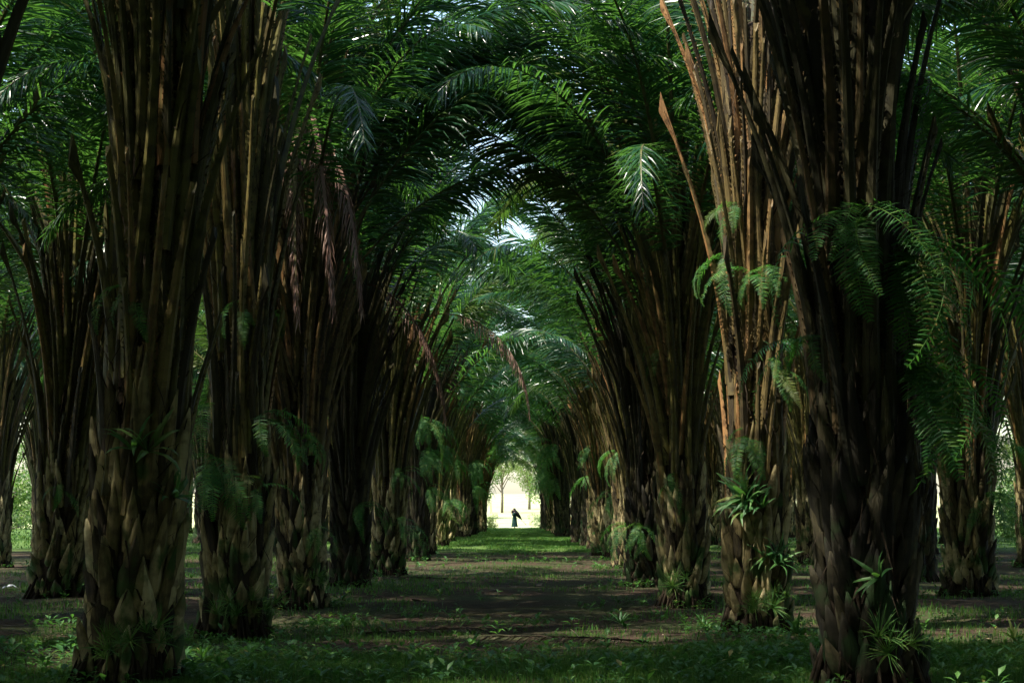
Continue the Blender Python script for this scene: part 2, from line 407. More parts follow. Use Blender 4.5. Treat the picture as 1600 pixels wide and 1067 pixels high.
def petiole_arrays(seed, L=1.0, wb=.21, wt=.09, curve=.16, spines=True, rings=7, ragged=True):
    """cut leaf stalk: outward +X, up +Z; convex back, hollow face towards the trunk"""
    rng = random.Random(seed); b = MB()
    v = []
    lean = rng.uniform(-.06, .06); slant = rng.choice((2.0, 3.2, 4.5, 6.0))
    for i in range(rings):
        s = i / (rings - 1)
        w = wt + (wb - wt) * (1 - s) ** 1.25; th = w * (.68 - .12 * s)
        if i == 0: w *= .9
        x = curve * L * s ** 2; y = lean * L * s; z = L * s
        prof = [(.0, -.5), (.42, -.40), (.85, -.16), (.92, .12), (.5, .42), (.0, .5), (.16, 0)]
        for (px, py) in prof:
            zz = z
            if i == rings - 1: zz = z + (.45 - px) * slant * w + rng.uniform(-.5, .5) * w
            v.append((x + px * th * 1.25, y + py * w * rng.uniform(.95, 1.05), zz))
    n = 7
    q = [(i * n + k, i * n + (k + 1) % n, (i + 1) * n + (k + 1) % n, (i + 1) * n + k) for i in range(rings - 1) for k in range(n)]
    top = (rings - 1) * n
    c = np.mean(np.array(v[top:top + n]), axis=0) - np.array([0, 0, .02])
    v.append(tuple(c)); ci = len(v) - 1
    t = [(top + k, top + (k + 1) % n, ci) for k in range(n)]
    b.add(v, q, t)
    if spines:
        m = max(6, int(L * 11))
        for sg in (-1, 1):
            for k in range(m):
                s = .12 + .85 * (k + rng.random() * .6) / m
                w = wt + (wb - wt) * (1 - s) ** 1.25
                p = np.array([curve * L * s * s + .01, lean * L * s + sg * w * .49, L * s])
                h = .028 * rng.uniform(.6, 1.3)
                b.add([p - (0, 0, .018), p + (0, 0, .018), p + np.array([.006, sg * h, .02])], None, [(0, 1, 2)])
    return b.arrays()

def boot_arrays(seed, L=.5):
    """weathered stub of an old leaf base: a clasping wedge with a cut tip"""
    rng = random.Random(seed)
    prof = [(-.1, -.5), (.45, -.34), (1.15, -.04), (.5, .3), (-.1, .5), (-.5, .2), (-.5, -.2)]
    ws = [(.00, .14, .02), (.12, .20, .055), (.34, .20, .066), (.58, .150, .064), (.80, .080, .046), (1.0, .012, .010)]
    v = []; n = len(prof)
    wob = rng.uniform(-.03, .03)
    for i, (s, w, th) in enumerate(ws):
        for (px, py) in prof:
            v.append((.10 * L * s * s + px * th * rng.uniform(.88, 1.12), wob * s + py * w * rng.uniform(.9, 1.1), L * s + rng.uniform(-.012, .012)))
    q = [(i * n + k, i * n + (k + 1) % n, (i + 1) * n + (k + 1) % n, (i + 1) * n + k) for i in range(len(ws) - 1) for k in range(n)]
    top = (len(ws) - 1) * n
    v.append(tuple(np.mean(np.array(v[top:]), axis=0) - np.array([0, 0, .01]))); ci = len(v) - 1
    t = [(top + k, top + (k + 1) % n, ci) for k in range(n)]
    return np.array(v), np.array(q), np.array(t)

PET_A = [petiole_arrays(200 + i, L=[1.7, 2.4, 3.0, 1.3, 2.1, 3.5, 2.7, 1.1][i], wb=.145 + .015 * (i % 3), wt=[.05, .06, .065, .04, .055, .055, .05, .035][i], curve=[.05, .07, .08, .04, .12, .09, .03, .06][i], rings=8) for i in range(8)]
PET_A += [petiole_arrays(240 + i, L=[2.8, 3.6, 2.4, 4.2][i], wb=.14, wt=.035 + .006 * i, curve=[.16, .15, .2, .19][i], rings=9) for i in range(4)]
BOOT_A = [boot_arrays(300 + i, L=[.5, .55, .45, .6, .5, .65][i]) for i in range(6)]
def arr_mesh(name, a, m, smooth=False):
    b = MB(); b.add(*a); return b.mesh(name, m, smooth)
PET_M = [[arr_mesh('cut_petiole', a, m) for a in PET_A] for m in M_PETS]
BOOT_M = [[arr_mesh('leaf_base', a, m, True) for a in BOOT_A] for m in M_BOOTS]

def trunk_mesh(seed, H, r0=.35):
    rng = random.Random(seed); b = MB()
    zs = np.linspace(-.25, H, 16); n = 14; v = []
    for z in zs:
        r = r0 * (1.18 if z < .15 else 1.0) * (1 - .32 * max(0, z) / H)
        for k in range(n):
            a = 2 * math.pi * k / n
            rr = r * rng.uniform(.93, 1.07)
            v.append((rr * math.cos(a), rr * math.sin(a), z))
    q = [(i * n + k, i * n + (k + 1) % n, (i + 1) * n + (k + 1) % n, (i + 1) * n + k) for i in range(15) for k in range(n)]
    v.append((0, 0, H + .1)); c = len(v) - 1
    b.add(v, q, [(15 * n + k, 15 * n + (k + 1) % n, c) for k in range(n)])
    # root mat: short roots fanning into the soil
    for k in range(110):
        a = rng.uniform(0, 6.283); ca, sa = math.cos(a), math.sin(a); h = rng.uniform(.1, .42); ro = r0 * rng.uniform(1.25, 1.75)
        pts = [(r0 * .9 * ca, r0 * .9 * sa, h), (r0 * 1.12 * ca, r0 * 1.12 * sa, h * .75), (ro * ca, ro * sa, -.12)]
        w_ = rng.uniform(.45, 1.0); b.add(*tube(pts, [.03 * w_, .028 * w_, .02 * w_], 5))
    # loose fibre and rotten shreds caught between the leaf bases
    for k in range(900):
        a = rng.uniform(0, 6.283); z = rng.uniform(.05, H * .95); rr = rng.uniform(.3, .46); l_ = rng.uniform(.08, .4); w = rng.uniform(.003, .012)
        p = np.array([rr * math.cos(a), rr * math.sin(a), z]); d_ = np.array([math.cos(a) * .3 + rng.gauss(0, .35), math.sin(a) * .3 + rng.gauss(0, .35), rng.choice((1, 1, -1.2)) + rng.gauss(0, .3)])
        d_ = d_ / np.linalg.norm(d_); t_ = np.array([-math.sin(a), math.cos(a), 0]) * w
        e_ = p + d_ * l_ * .5; f_ = e_ + (d_ + np.array([math.cos(a) * .5, math.sin(a) * .5, -.6])) * l_ * .4
        b.add([p - t_, p + t_, e_ - t_ * .8, e_ + t_ * .8, f_], [(0, 1, 3, 2)], [(2, 3, 4)])
    return b.mesh('trunk', M_TRUNK, True)
TRUNKS = [trunk_mesh(400 + i, 6.2) for i in range(3)]

GA = R(137.508)
def scale_layout(rng, H, nb, npet, zb=(-0.02, 1.9), spread=1.0):
    """positions of leaf bases and cut petioles, spiralling up the trunk -> (kind, variant, loc, rot, scale)"""
    out = []
    for i in range(nb):
        f = i / nb
        z = zb[0] + (zb[1] - zb[0]) * f + rng.uniform(-.08, .08); a = i * GA + rng.uniform(-.16, .16)
        r = .335 - .035 * f + .03 * rng.random() + .05 * max(0, 1 - f / .12)
        lz = (.55 + .75 * f) * rng.uniform(.8, 1.25); w = rng.uniform(.75, 1.08)
        out.append(('leaf_base', rng.randrange(6), (r * math.cos(a), r * math.sin(a), z), (rng.gauss(0, .12), R(rng.uniform(2.5, 10) - 3 * f), a), (w, w, lz * 1.12)))
    for i in range(npet):
        f = i / npet
        z = zb[1] - .5 + (H - zb[1] - .2) * f + rng.uniform(-.15, .15); a = i * GA + 1.1 + rng.uniform(-.2, .2)
        r = .275 - .04 * f + rng.uniform(-.05, .035)
        vi = rng.choice((3, 7, 0, 3, 7, 4) if f < .3 else (0, 1, 2, 4, 6, 5, 3))
        thin = f > .06 and rng.random() < min(.75, .18 + .32 * spread)
        if thin: vi = rng.randrange(8, 12)
        tilt = R(rng.uniform(.3, 2.6) + (1.5 + rng.uniform(0, 5)) * f * spread + (rng.uniform(0, 6) * (.4 + f) * min(1, spread) if thin else 0))
        tilt = min(tilt, R(13))
        out.append(('cut_petiole', vi, (r * math.cos(a), r * math.sin(a), z), (rng.gauss(0, .06), tilt, a), rng.uniform(.85, 1.15)))
    return out

def joined_cover(seed, H=6.2, spread=1.0, tone=0):
    rng = random.Random(seed); b = MB()
    for kind, vi, loc, rot, sc in scale_layout(rng, H, 130, 115, spread=spread):
        M = Matrix.LocRotScale(Vector(loc), Euler(rot), Vector(sc if hasattr(sc, '__len__') else (sc,) * 3))
        b.add_mesh((BOOT_A if kind == 'leaf_base' else PET_A)[vi], M, 0 if kind == 'leaf_base' else 1)
    return b.mesh('leaf_bases', [M_BOOTS[tone], M_PETS[tone]], False)
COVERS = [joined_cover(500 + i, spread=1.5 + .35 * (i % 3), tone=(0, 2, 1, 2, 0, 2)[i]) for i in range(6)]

def joined_crown(seed, nf=26, H=6.2):
    rng = random.Random(seed); b = MB()
    def arr(me):
        v = np.empty(len(me.vertices) * 3, np.float32); me.vertices.foreach_get('co', v)
        q4, q3, m4, m3 = [], [], [], []
        for p in me.polygons:
            if p.loop_total == 4: q4.append(tuple(p.vertices)); m4.append(p.material_index)
            else: q3.append(tuple(p.vertices)); m3.append(p.material_index)
        return v.reshape(-1, 3), np.array(q4), np.array(q3), np.array(m4), np.array(m3)
    for i in range(nf):
        t = i / (nf - 1); a = i * GA + rng.uniform(-.2, .2)
        k = min(NC - 1, max(0, int(round(t * (NC - 1) + rng.uniform(-.7, .7)))))
        s = rng.randrange(3)
        if (k, s) not in _FA: _FA[(k, s)] = arr(FRONDS[k][s][0])
        v, q, t3, m4, m3 = _FA[(k, s)]
        r = .30 - .2 * t
        M = np.array(Matrix.Translation((r * math.cos(a), r * math.sin(a), H - 1.75 + 1.7 * t)) @ Euler((rng.gauss(0, .05), rng.gauss(0, .04), a)).to_matrix().to_4x4() @ Matrix.Scale(rng.uniform(.9, 1.1), 4))
        n0 = b.n
        b.v.append((v @ M[:3, :3].T + M[:3, 3]).astype(np.float32)); b.n += len(v)
        b.f4.append((q + n0).astype(np.int32)); b.m4.append(m4.astype(np.int32))
        b.f3.append((t3 + n0).astype(np.int32)); b.m3.append(m3.astype(np.int32))
    return b.mesh('crown', [M_LEAF, M_RACH])
_FA = {}
CROWNS = [joined_crown(600 + i) for i in range(3)]

def put_frond(name, f, root, loc, rot, sc, split):
    if not split: return link(name, f[0], root, loc, rot, sc)
    o = link(name, f[1], root, loc, rot, sc)
    tag(link('leaflets', f[2], o), kind='stuff')
    return o

def palm(x, y, label, group, detail=0, nf=28, lean=(0, 0), sc=1.0, seed=None, skip=None, spread=1.0, H=6.2, dead=(), extra=(), az0=None, tone=0, drop=1.75):
    rng = random.Random(seed if seed is not None else int((x + 60) * 131 + y * 977))
    root = link('oil_palm', None, loc=(x, y, float(gz(x, y)) - .02), rot=(lean[1], lean[0], rng.uniform(0, 6.28) if az0 is None else az0), scale=(1, 1, 1))
    # lean is given in world axes: rebuild the rotation
    Rm = Matrix.Rotation(lean[0], 3, 'Y') @ Matrix.Rotation(lean[1], 3, 'X') @ Matrix.Rotation(root.rotation_euler[2], 3, 'Z')
    base_az = root.rotation_euler[2]
    root.rotation_euler = Rm.to_euler(); root.scale = (sc,) * 3
    root.empty_display_size = .3
    tag(root, label, 'palm tree', group)
    link('trunk', TRUNKS[rng.randrange(3)], root, scale=(1, 1, H / 6.2))
    if detail:
        nb, npt = (125, int(110 * (H - 1.9) / 4.3)) if detail == 2 else (110, 90)
        for kind, vi, loc, rot, s in scale_layout(rng, H, nb, npt, spread=spread):
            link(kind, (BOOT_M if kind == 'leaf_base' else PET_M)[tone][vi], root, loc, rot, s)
    else:
        c = link('leaf_bases', COVERS[rng.randrange(6)], root, rot=(0, 0, rng.uniform(0, 6.28)))
        c['kind'] = 'stuff'
    a0 = rng.uniform(0, 6.28)
    if nf == 0:
        tag(link('crown', CROWNS[rng.randrange(3)], root, rot=(0, 0, a0)), kind='stuff')
    for i in range(nf):
        t = i / (nf - 1)
        a = a0 + i * GA + rng.uniform(-.2, .2)
        wa = a + base_az                    # world azimuth, 0 = +X, counter-clockwise
        if skip and skip(math.degrees(wa) % 360, t): continue
        k = min(NC - 1, max(0, int(round(t * (NC - 1) + rng.uniform(-.7, .7)))))
        z = H - drop + (drop - .05) * t
        r = .30 - .2 * t
        put_frond('frond', FRONDS[k][rng.randrange(3)], root, (r * math.cos(a), r * math.sin(a), z), (rng.gauss(0, .05), rng.gauss(0, .04), a), rng.uniform(.9, 1.1), detail > 0)
    for (waz, z, k, s) in extra:
        a = math.radians(waz) - base_az
        put_frond('frond', FRONDS[k][int(waz) % 3], root, (.25 * math.cos(a), .25 * math.sin(a), z), (0, 0, a), s, detail > 0)
    for (waz, z, v, s) in dead:
        a = math.radians(waz) - base_az
        d = put_frond('dead_frond', DEADF[v], root, (.3 * math.cos(a), .3 * math.sin(a), z), (0, 0, a), s, detail > 0)
        d['label'] = 'withered brown frond hanging down'
    return root

# ------------------------------------------------------------------ the rows
ORD = ['nearest', 'second', 'third', 'fourth', 'fifth', 'sixth', 'seventh', 'eighth', 'ninth', 'tenth', 'eleventh', 'twelfth', 'thirteenth', 'fourteenth', 'fifteenth', 'sixteenth', 'seventeenth', 'eighteenth', 'nineteenth']
PALMS = {}
left_y = [16.7, 23.4, 30.4, 38.6] + [45.8 + 7.1 * i for i in range(14)]
right_y = [16.35, 24.2, 31.2, 39.3] + [46.6 + 7.1 * i for i in range(14)]
left_x = [-3.55, -3.62, -3.58, -3.52]
right_x = [3.19, 3.22, 2.92, 2.85]
NEARL = {0: 'oil palm with a tall dark column at the front left of the path', 1: 'oil palm with moss on its foot, second on the left of the path',
         2: 'oil palm with a withered brown frond hanging down, third left of the path', 3: 'dark oil palm with spreading stalks, fourth left of the path'}
NEARR = {0: 'nearly black oil palm with big hanging ferns at the front right of the path', 1: 'sunlit oil palm with orange brown stalks, second on the right of the path',
         2: 'oil palm with pale stubs at its foot, third on the right of the path', 3: 'dark oil palm with stalks fanned over the path, fourth on the right'}
for side, ylist, xl, nl, sn in ((-1, left_y, left_x, NEARL, 'left'), (1, right_y, right_x, NEARR, 'right')):
    seen = 0
    for i, y in enumerate(ylist):
        if side < 0 and i in (5, 8, 11): continue
        seen += 1
        rg = random.Random(9000 + i * 2 + side)
        x = xl[i] if i < 4 else side * (3.3 + rg.uniform(-.15, .15) - (.45 if i > 11 else 0) - (.5 if i > 14 else 0))
        lean = (R(rg.uniform(-2, 2)), R(rg.uniform(-2, 2)))
        kw = dict(detail=2 if i < 3 else (1 if i < 5 else 0), nf=36 if i < 6 else (26 if i < 10 else 0), lean=lean, sc=rg.uniform(.95, 1.06), spread=1.0 + .4 * min(i, 4))
        if i in (3, 4, 5): kw.update(skip=(lambda a, t, c=(0 if side < 0 else 180), m=(.3 if i == 3 else .6): abs((a - c + 180) % 360 - 180) < 48 and t < m))
        if i > 14: kw.update(sc=.78)
        if i in (4, 5, 6): kw.update(H=(6.2, 5.6, 5.6)[i - 4], nf=(22, 18, 18)[i - 4])
        if side < 0:
            if i == 4: kw.update(dead=((345, 6.1, 2, .72),), extra=((10, 6.0, 2, 1.1),))
            if i == 0: kw.update(lean=(R(2.2), 0), spread=.35, sc=1.04, H=7.6)
            if i == 1: kw.update(lean=(R(.2), 0), spread=.15, H=8.0, sc=1.0, skip=lambda a, t: 130 < a < 290 or ((a > 310 or a < 60) and t < .75))
            if i == 2: kw.update(dead=((284, 8.9, 1, 1.05), (296, 8.6, 1, .95), (272, 8.6, 1, 1.0)), lean=(R(-.5), 0), H=7.4, tone=1, drop=2.4, nf=40, extra=((5, 6.9, 1, 1.05), (350, 6.6, 2, 1.05), (20, 6.4, 2, 1.1), (335, 6.8, 1, 1.0), (0, 7.3, 4, 1.1)))
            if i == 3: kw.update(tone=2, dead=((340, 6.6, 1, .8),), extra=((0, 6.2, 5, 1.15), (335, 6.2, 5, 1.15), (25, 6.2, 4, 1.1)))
            if i in (6,): kw.update(extra=((5, 5.6, 2, 1.1), (340, 5.6, 3, 1.1)))
        else:
            if i == 0: kw.update(lean=(R(-1.2), 0), spread=.8, sc=1.05, H=7.2, tone=2, skip=lambda a, t: 80 < a < 170)  # dark tone: this palm's deep shade is in its material colour
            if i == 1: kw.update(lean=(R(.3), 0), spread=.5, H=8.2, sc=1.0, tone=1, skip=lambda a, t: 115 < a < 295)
            if i == 2: kw.update(lean=(R(-1), 0), spread=1.9, H=7.2, drop=2.4, nf=40, extra=((176, 6.3, 0, 1.1), (190, 6.2, 1, 1.1), (165, 6.5, 1, 1.1), (200, 6.0, 0, 1.0), (150, 6.4, 2, 1.05), (184, 6.9, 2, 1.1)))
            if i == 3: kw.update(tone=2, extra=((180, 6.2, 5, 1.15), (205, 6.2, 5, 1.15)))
            if i == 4: kw.update(extra=((182, 5.2, 1, 1.05), (200, 5.0, 0, 1.05)))
            if i == 6: kw.update(extra=((176, 5.7, 2, 1.1), (195, 5.7, 3, 1.1)))
            if i == 5: kw.update(extra=((178, 5.6, 1, 1.1), (160, 5.6, 2, 1.1)))
        lab = nl.get(i, 'oil palm lining the %s side of the path, %s from the front' % (sn, ORD[seen - 1]))
        PALMS[(sn, i)] = palm(x, y, lab, 'oil palms lining the path', **kw)

for rowx, y0, n, nm, det in ((9.25, 34.6, 15, 'second', 2), (15.3, 45.5, 13, 'third', 0), (21.4, 60.0, 9, 'fourth', 0)):
    for side, sn in ((-1, 'left'), (1, 'right')):
        for i in range(n):
            rg = random.Random(int(rowx * 10) + i * 7 + side * 3)
            y = y0 + 7.1 * i + (0 if side < 0 else .6) + rg.uniform(-.3, .3)
            x = side * (rowx + rg.uniform(-.25, .25))
            if rowx < 10 and i == 0: x = -8.72 if side < 0 else 8.85
            d = det if (i == 0 and det) else 0
            if side < 0 and (rowx, i) in ((9.25, 2), (9.25, 3), (9.25, 6), (9.25, 7), (15.3, 2), (15.3, 5)): continue
            lab = 'oil palm in the %s row %s of the path, %s from the front' % (nm, sn, ORD[i])
            PALMS[(sn + nm, i)] = palm(x, y, lab, 'oil palms in the outer rows', detail=1 if d else 0, nf=28 if y < 56 else 0, lean=(R(rg.uniform(-2, 2)), R(rg.uniform(-2, 2))), sc=rg.uniform(1.0, 1.14), spread=1.2)

_out = {}
# palms beside and behind the camera: the same rows go on and their crowns shade the foreground
for (x, y) in ((-3.5, 9.6), (3.4, 9.3), (-3.4, 2.4), (3.4, 2.0), (-3.4, -4.8), (3.3, -5.0), (9.3, 27.6), (-9.3, 20.2), (9.2, 20.4), (-9.3, 13.0), (9.3, 13.2), (-9.3, 27.4), (-9.2, 6.0), (9.2, 6.0), (-15.3, 38.0), (15.3, 38.4), (-15.3, 31), (15.3, 31)) + tuple((sx * rx, yy) for rx in (3.4, 9.3, 15.3, 21.4) for sx in (-1, 1) for yy in (-12, -19.1, -26.2, -33.3)) + tuple((sx * rx, yy) for rx in (15.3, 21.4) for sx in (-1, 1) for yy in (24, 17, 10, 3, -4)):
    rowname = {3: 'path', 9: 'second', 15: 'third', 21: 'fourth'}[int(abs(x))]; _k = (x < 0, rowname); _out[_k] = _out.get(_k, 0) + 1
    palm(x, y, 'oil palm outside the picture, %s row %s, %s counted' % (rowname, 'left' if x < 0 else 'right', 'first' if _out[_k] == 1 else ORD[_out[_k] - 1]), 'oil palms outside the picture', nf=0, sc=1.12)

# ------------------------------------------------------------------ ferns and other plants living on the trunks
def make_fern_frond(seed, L=1.15, e0=R(45), e1=R(-86), n=38, pl=.155, pw=.0145):
    rng = random.Random(seed)
    s, P, T = frond_curve(L, e0, e1, .75, rng.uniform(-.2, .2), 14)
    b = MB(); b.add(*tube(P, np.linspace(.005, .002, 14), 4), mat=0)
    for sg in (-1, 1):
        for k in range(n):
            t = .06 + .94 * (k + .5) / n
            j = min(t, .999) * 13; i0 = int(j); f = j - i0
            p = P[i0] * (1 - f) + P[i0 + 1] * f; tt = T[i0]
            S = np.array([0, float(sg), 0]); S = S - tt * (S @ tt); S /= np.linalg.norm(S)
            U = np.cross(tt, S)
            prof = min(1, .45 + t * 2.5) * (1 - .8 * max(0, t - .55) / .45)
            D = tt * .22 + S + U * rng.gauss(0, .2) + np.array([0, 0, -.12 + rng.gauss(0, .08)])
            ll = pl * prof * rng.uniform(.88, 1.1)
            v3, q3, t3 = leaf_strip(p, D, tt, ll, pw * rng.uniform(.9, 1.1), .25, 3, rng, .15)
            b.add(v3, q3, t3)
    return b.mesh('fern_frond', [M_FERN])
FERN = [make_fern_frond(700 + i, L=[1.1, 1.3, .9, 1.2, 1.0][i], e0=R([55, 35, 20, 70, 5][i]), e1=R([-88, -80, -88, -75, -89][i])) for i in range(5)]

def lance_plant(seed, n=9, L=.34, w=.05, spread=1.0, mat=None, name='leaf'):
    """rosette of pointed arching leaves"""
    rng = random.Random(seed); b = MB()
    for k in range(n):
        a = k * GA + rng.uniform(-.3, .3); e = R(rng.uniform(25, 75))
        D = np.array([math.cos(a) * math.cos(e) * spread, math.sin(a) * math.cos(e) * spread, math.sin(e)])
        W = np.array([-math.sin(a), math.cos(a), 0.0])
        v3, q3, t3 = leaf_strip((0, 0, 0), D, W, L * rng.uniform(.7, 1.25), w * rng.uniform(.8, 1.2), .55, 4, rng, .12)
        b.add(v3, q3, t3)
    return b
LANCE = [lance_plant(720 + i, 10, .42, .05).mesh('leaves', [M_WEED]) for i in range(3)]
TUFT = [lance_plant(730 + i, 34, .42, .013).mesh('blades', [M_GRASS]) for i in range(3)]

def on_trunk(key, waz, z, r=.42):
    p = PALMS[key]; M = Matrix.LocRotScale(p.location, p.rotation_euler, p.scale)
    c = M @ Vector((0, 0, z / p.scale[0]))
    a = math.radians(waz)
    return c + Vector((r * math.cos(a), r * math.sin(a), 0))

def fern(key, waz, z, label, nfr=8, size=1.0, seed=0, r=.42, hang=.3):
    rng = random.Random(int(seed + waz * 13 + z * 101))
    root = link('sword_fern', None, loc=on_trunk(key, waz, z, r), rot=(0, 0, math.radians(waz)))
    tag(root, label, 'fern', 'ferns growing on the palm trunks')
    for i in range(nfr):
        a = rng.uniform(-1.25, 1.25)
        link('fern_frond', FERN[rng.randrange(5)], root, (rng.uniform(-.05, .05), rng.uniform(-.08, .08), rng.uniform(-.1, .1)), (rng.gauss(0, .25), hang * rng.uniform(.3, 1.9) + rng.gauss(0, .1), a), size * rng.uniform(.7, 1.15))
    return root

def clump(kind, lib, key, waz, z, label, cat, n=3, size=1.0, part='leaves', r=.42, group='small plants growing on the palm trunks'):
    rng = random.Random(int(waz * 17 + z * 91))
    root = link(kind, None, loc=on_trunk(key, waz, z, r), rot=(0, 0, math.radians(waz)))
    tag(root, label, cat, group)
    for i in range(n):
        link(part, lib[rng.randrange(len(lib))], root, (rng.uniform(-.03, .1), rng.uniform(-.18, .18), rng.uniform(-.14, .14)), (0, R(rng.uniform(20, 70)), rng.uniform(-.8, .8)), size * rng.uniform(.7, 1.2))
    return root

L, Rr = 'left', 'right'
fern((Rr, 0), 262, 4.25, 'largest dark fern, high on the front of the nearest right palm', 9, 1.15)
fern((Rr, 0), 318, 3.9, 'long fern trailing down the right side of the nearest right palm', 10, 1.75, hang=.6)
fern((Rr, 0), 340, 2.8, 'lower fern on the right flank of the nearest right palm', 12, 1.35)
fern((Rr, 0), 200, 3.1, 'fern in shade on the left flank of the nearest right palm', 5, .8)
fern((Rr, 0), 10, 5.6, 'fern high up behind the right edge of the nearest right palm', 7, 1.2)
fern((Rr, 1), 262, 4.75, 'bright fern high on the sunlit second right palm', 9, .75)
fern((Rr, 1), 225, 5.7, 'small fern near the top of the sunlit second right palm', 5, .6)
fern((Rr, 1), 300, 3.5, 'fern halfway up the second right palm', 6, .7)
fern((Rr, 1), 200, 5.0, 'fern on the left edge of the second right palm', 6, .8)
fern((Rr, 1), 245, 2.6, 'fern low on the front of the second right palm', 7, .7)
clump('leafy_plant', LANCE, (Rr, 1), 265, 1.75, 'leafy green plant sprouting low on the second right palm', 'plant', 6, 1.15)
clump('leafy_plant', LANCE, (Rr, 1), 285, 1.05, 'small leafy plant just above the foot of the second right palm', 'plant', 4, .8)
clump('leafy_plant', LANCE, (Rr, 0), 265, .95, 'single star shaped seedling low on the nearest right palm', 'plant', 1, .8)
clump('leafy_plant', LANCE, (L, 0), 285, 2.25, 'drooping strap leaved plant midway up the nearest left palm', 'plant', 2, 1.15)
clump('leafy_plant', LANCE, (L, 0), 330, 1.75, 'dark strap leaved plant on the right side of the nearest left palm', 'plant', 2, .9)
fern((L, 1), 215, 3.0, 'fern hanging left of the second left palm, upper of two', 7, .95)
fern((L, 1), 235, 2.25, 'fern hanging left of the second left palm, lower of two', 9, 1.0)
fern((L, 1), 285, 4.25, 'small fern spreading between stalks of the second left palm', 5, .65)
fern((L, 1), 330, 2.9, 'fern arching right from the second left palm', 5, 1.0)
fern((L, 1), 320, 2.0, 'small fern low on the right side of the second left palm', 4, .7)
fern((L, 2), 230, 4.9, 'small fern under the hanging brown frond of the third left palm', 4, .7)
fern((L, 2), 285, 2.8, 'small fern on the front of the third left palm', 5, .7)
fern((L, 3), 310, 1.75, 'fern low on the right side of the fourth left palm', 8, .8)
fern((L, 6), 300, 4.6, 'thick fern curtain high on the sixth left palm', 14, 1.25, r=.5)
fern((L, 6), 320, 3.6, 'thick fern curtain midway on the sixth left palm', 14, 1.2, r=.5)
fern((L, 6), 330, 2.4, 'fern low on the sixth left palm', 9, 1.0, r=.5)
fern((L, 7), 320, 4.0, 'fern curtain on the seventh left palm', 12, 1.3, r=.5)
fern((L, 9), 330, 1.9, 'fern low on the eighth left palm', 9, 1.2, r=.5)
fern((L, 10), 330, 3.9, 'fern on the ninth left palm', 8, 1.1, r=.5)
fern((L, 12), 340, 4.2, 'hanging fern on the tenth left palm', 14, 1.7, r=.5)
fern((L, 13), 340, 2.9, 'hanging fern on the eleventh left palm', 14, 1.6, r=.5)
for i, z in ((12, 5.2), (12, 3.4), (13, 4.6), (14, 5.6), (14, 3.6), (15, 4.4)):
    fern((Rr, i), 215, z, 'pale hanging fern %s on the %s right palm' % ('high' if z > 4.3 else 'lower down', ORD[i]), 15, 1.7, r=.55)
fern((Rr, 3), 250, 1.3, 'fern low on the fourth right palm', 8, .8)
fern((Rr, 4), 230, 1.2, 'dark fern low on the fifth right palm', 9, 1.0)
fern((Rr + 'second', 0), 330, 3.0, 'light green fern on the right of the first outer right palm', 12, 1.1)
fern((Rr + 'second', 0), 300, 1.9, 'lower fern on the right of the first outer right palm', 8, 1.0)
fern((Rr + 'second', 0), 200, 3.2, 'fern on the left of the first outer right palm', 8, 1.1)
fern((L + 'second', 0), 280, 2.1, 'small fern on the first outer left palm', 4, .7)
fern((L + 'second', 1), 300, 2.0, 'fern on the second outer left palm', 6, .9)
for key, az, lab in (((L, 0), 255, 'nearest left palm'), ((L, 0), 300, 'right foot of the nearest left palm'), ((Rr, 0), 285, 'nearest right palm'), ((L, 1), 270, 'second left palm'), ((L, 1), 320, 'right foot of the second left palm'),
                     ((Rr, 1), 255, 'second right palm'), ((Rr, 1), 295, 'right foot of the second right palm'), ((Rr, 2), 250, 'third right palm'), ((L, 2), 300, 'third left palm')):
    clump('grass_tuft', TUFT, key, az, .42, 'grassy tuft at the foot of the %s' % lab if 'foot' not in lab else 'grassy tuft on the %s' % lab, 'grass tuft', 4, .62, 'blades', .46, 'grassy tufts at the palm feet')

# ------------------------------------------------------------------ ground cover
NR = np.random.default_rng(3)
def scatter(n, x0, x1, y0, y1, dens):
    x = NR.uniform(x0, x1, n); y = NR.uniform(y0, y1, n)
    k = NR.random(n) < dens(x, y)
    return x[k], y[k]
def fbm(x, y): return .6 * vnoise(x, y) + .3 * vnoise(x * 2.3 + 7, y * 2.3) + .1 * vnoise(x * 5.1, y * 5.1 + 3)

def blades(x, y, h, w, lean=.5):
    n = len(x); z = gz(x, y)
    a = NR.uniform(0, 6.283, n); hh = h * NR.uniform(.45, 1.2, n); la = NR.uniform(0, lean, n) * hh; th = NR.uniform(0, 6.283, n)
    dx, dy = np.cos(a) * w * .5, np.sin(a) * w * .5; lx, ly = np.cos(th) * la, np.sin(th) * la
    v = np.stack([np.stack([x - dx, y - dy, z - .01], -1), np.stack([x + dx, y + dy, z - .01], -1),
                  np.stack([x - dx * .7 + lx * .35, y - dy * .7 + ly * .35, z + hh * .6], -1), np.stack([x + dx * .7 + lx * .35, y + dy * .7 + ly * .35, z + hh * .6], -1),
                  np.stack([x + lx, y + ly, z + hh * .95], -1)], 1)
    i = np.arange(n)[:, None] * 5
    return v.reshape(-1, 3), i + np.array([[0, 1, 3, 2]]), i + np.array([[2, 3, 4]])

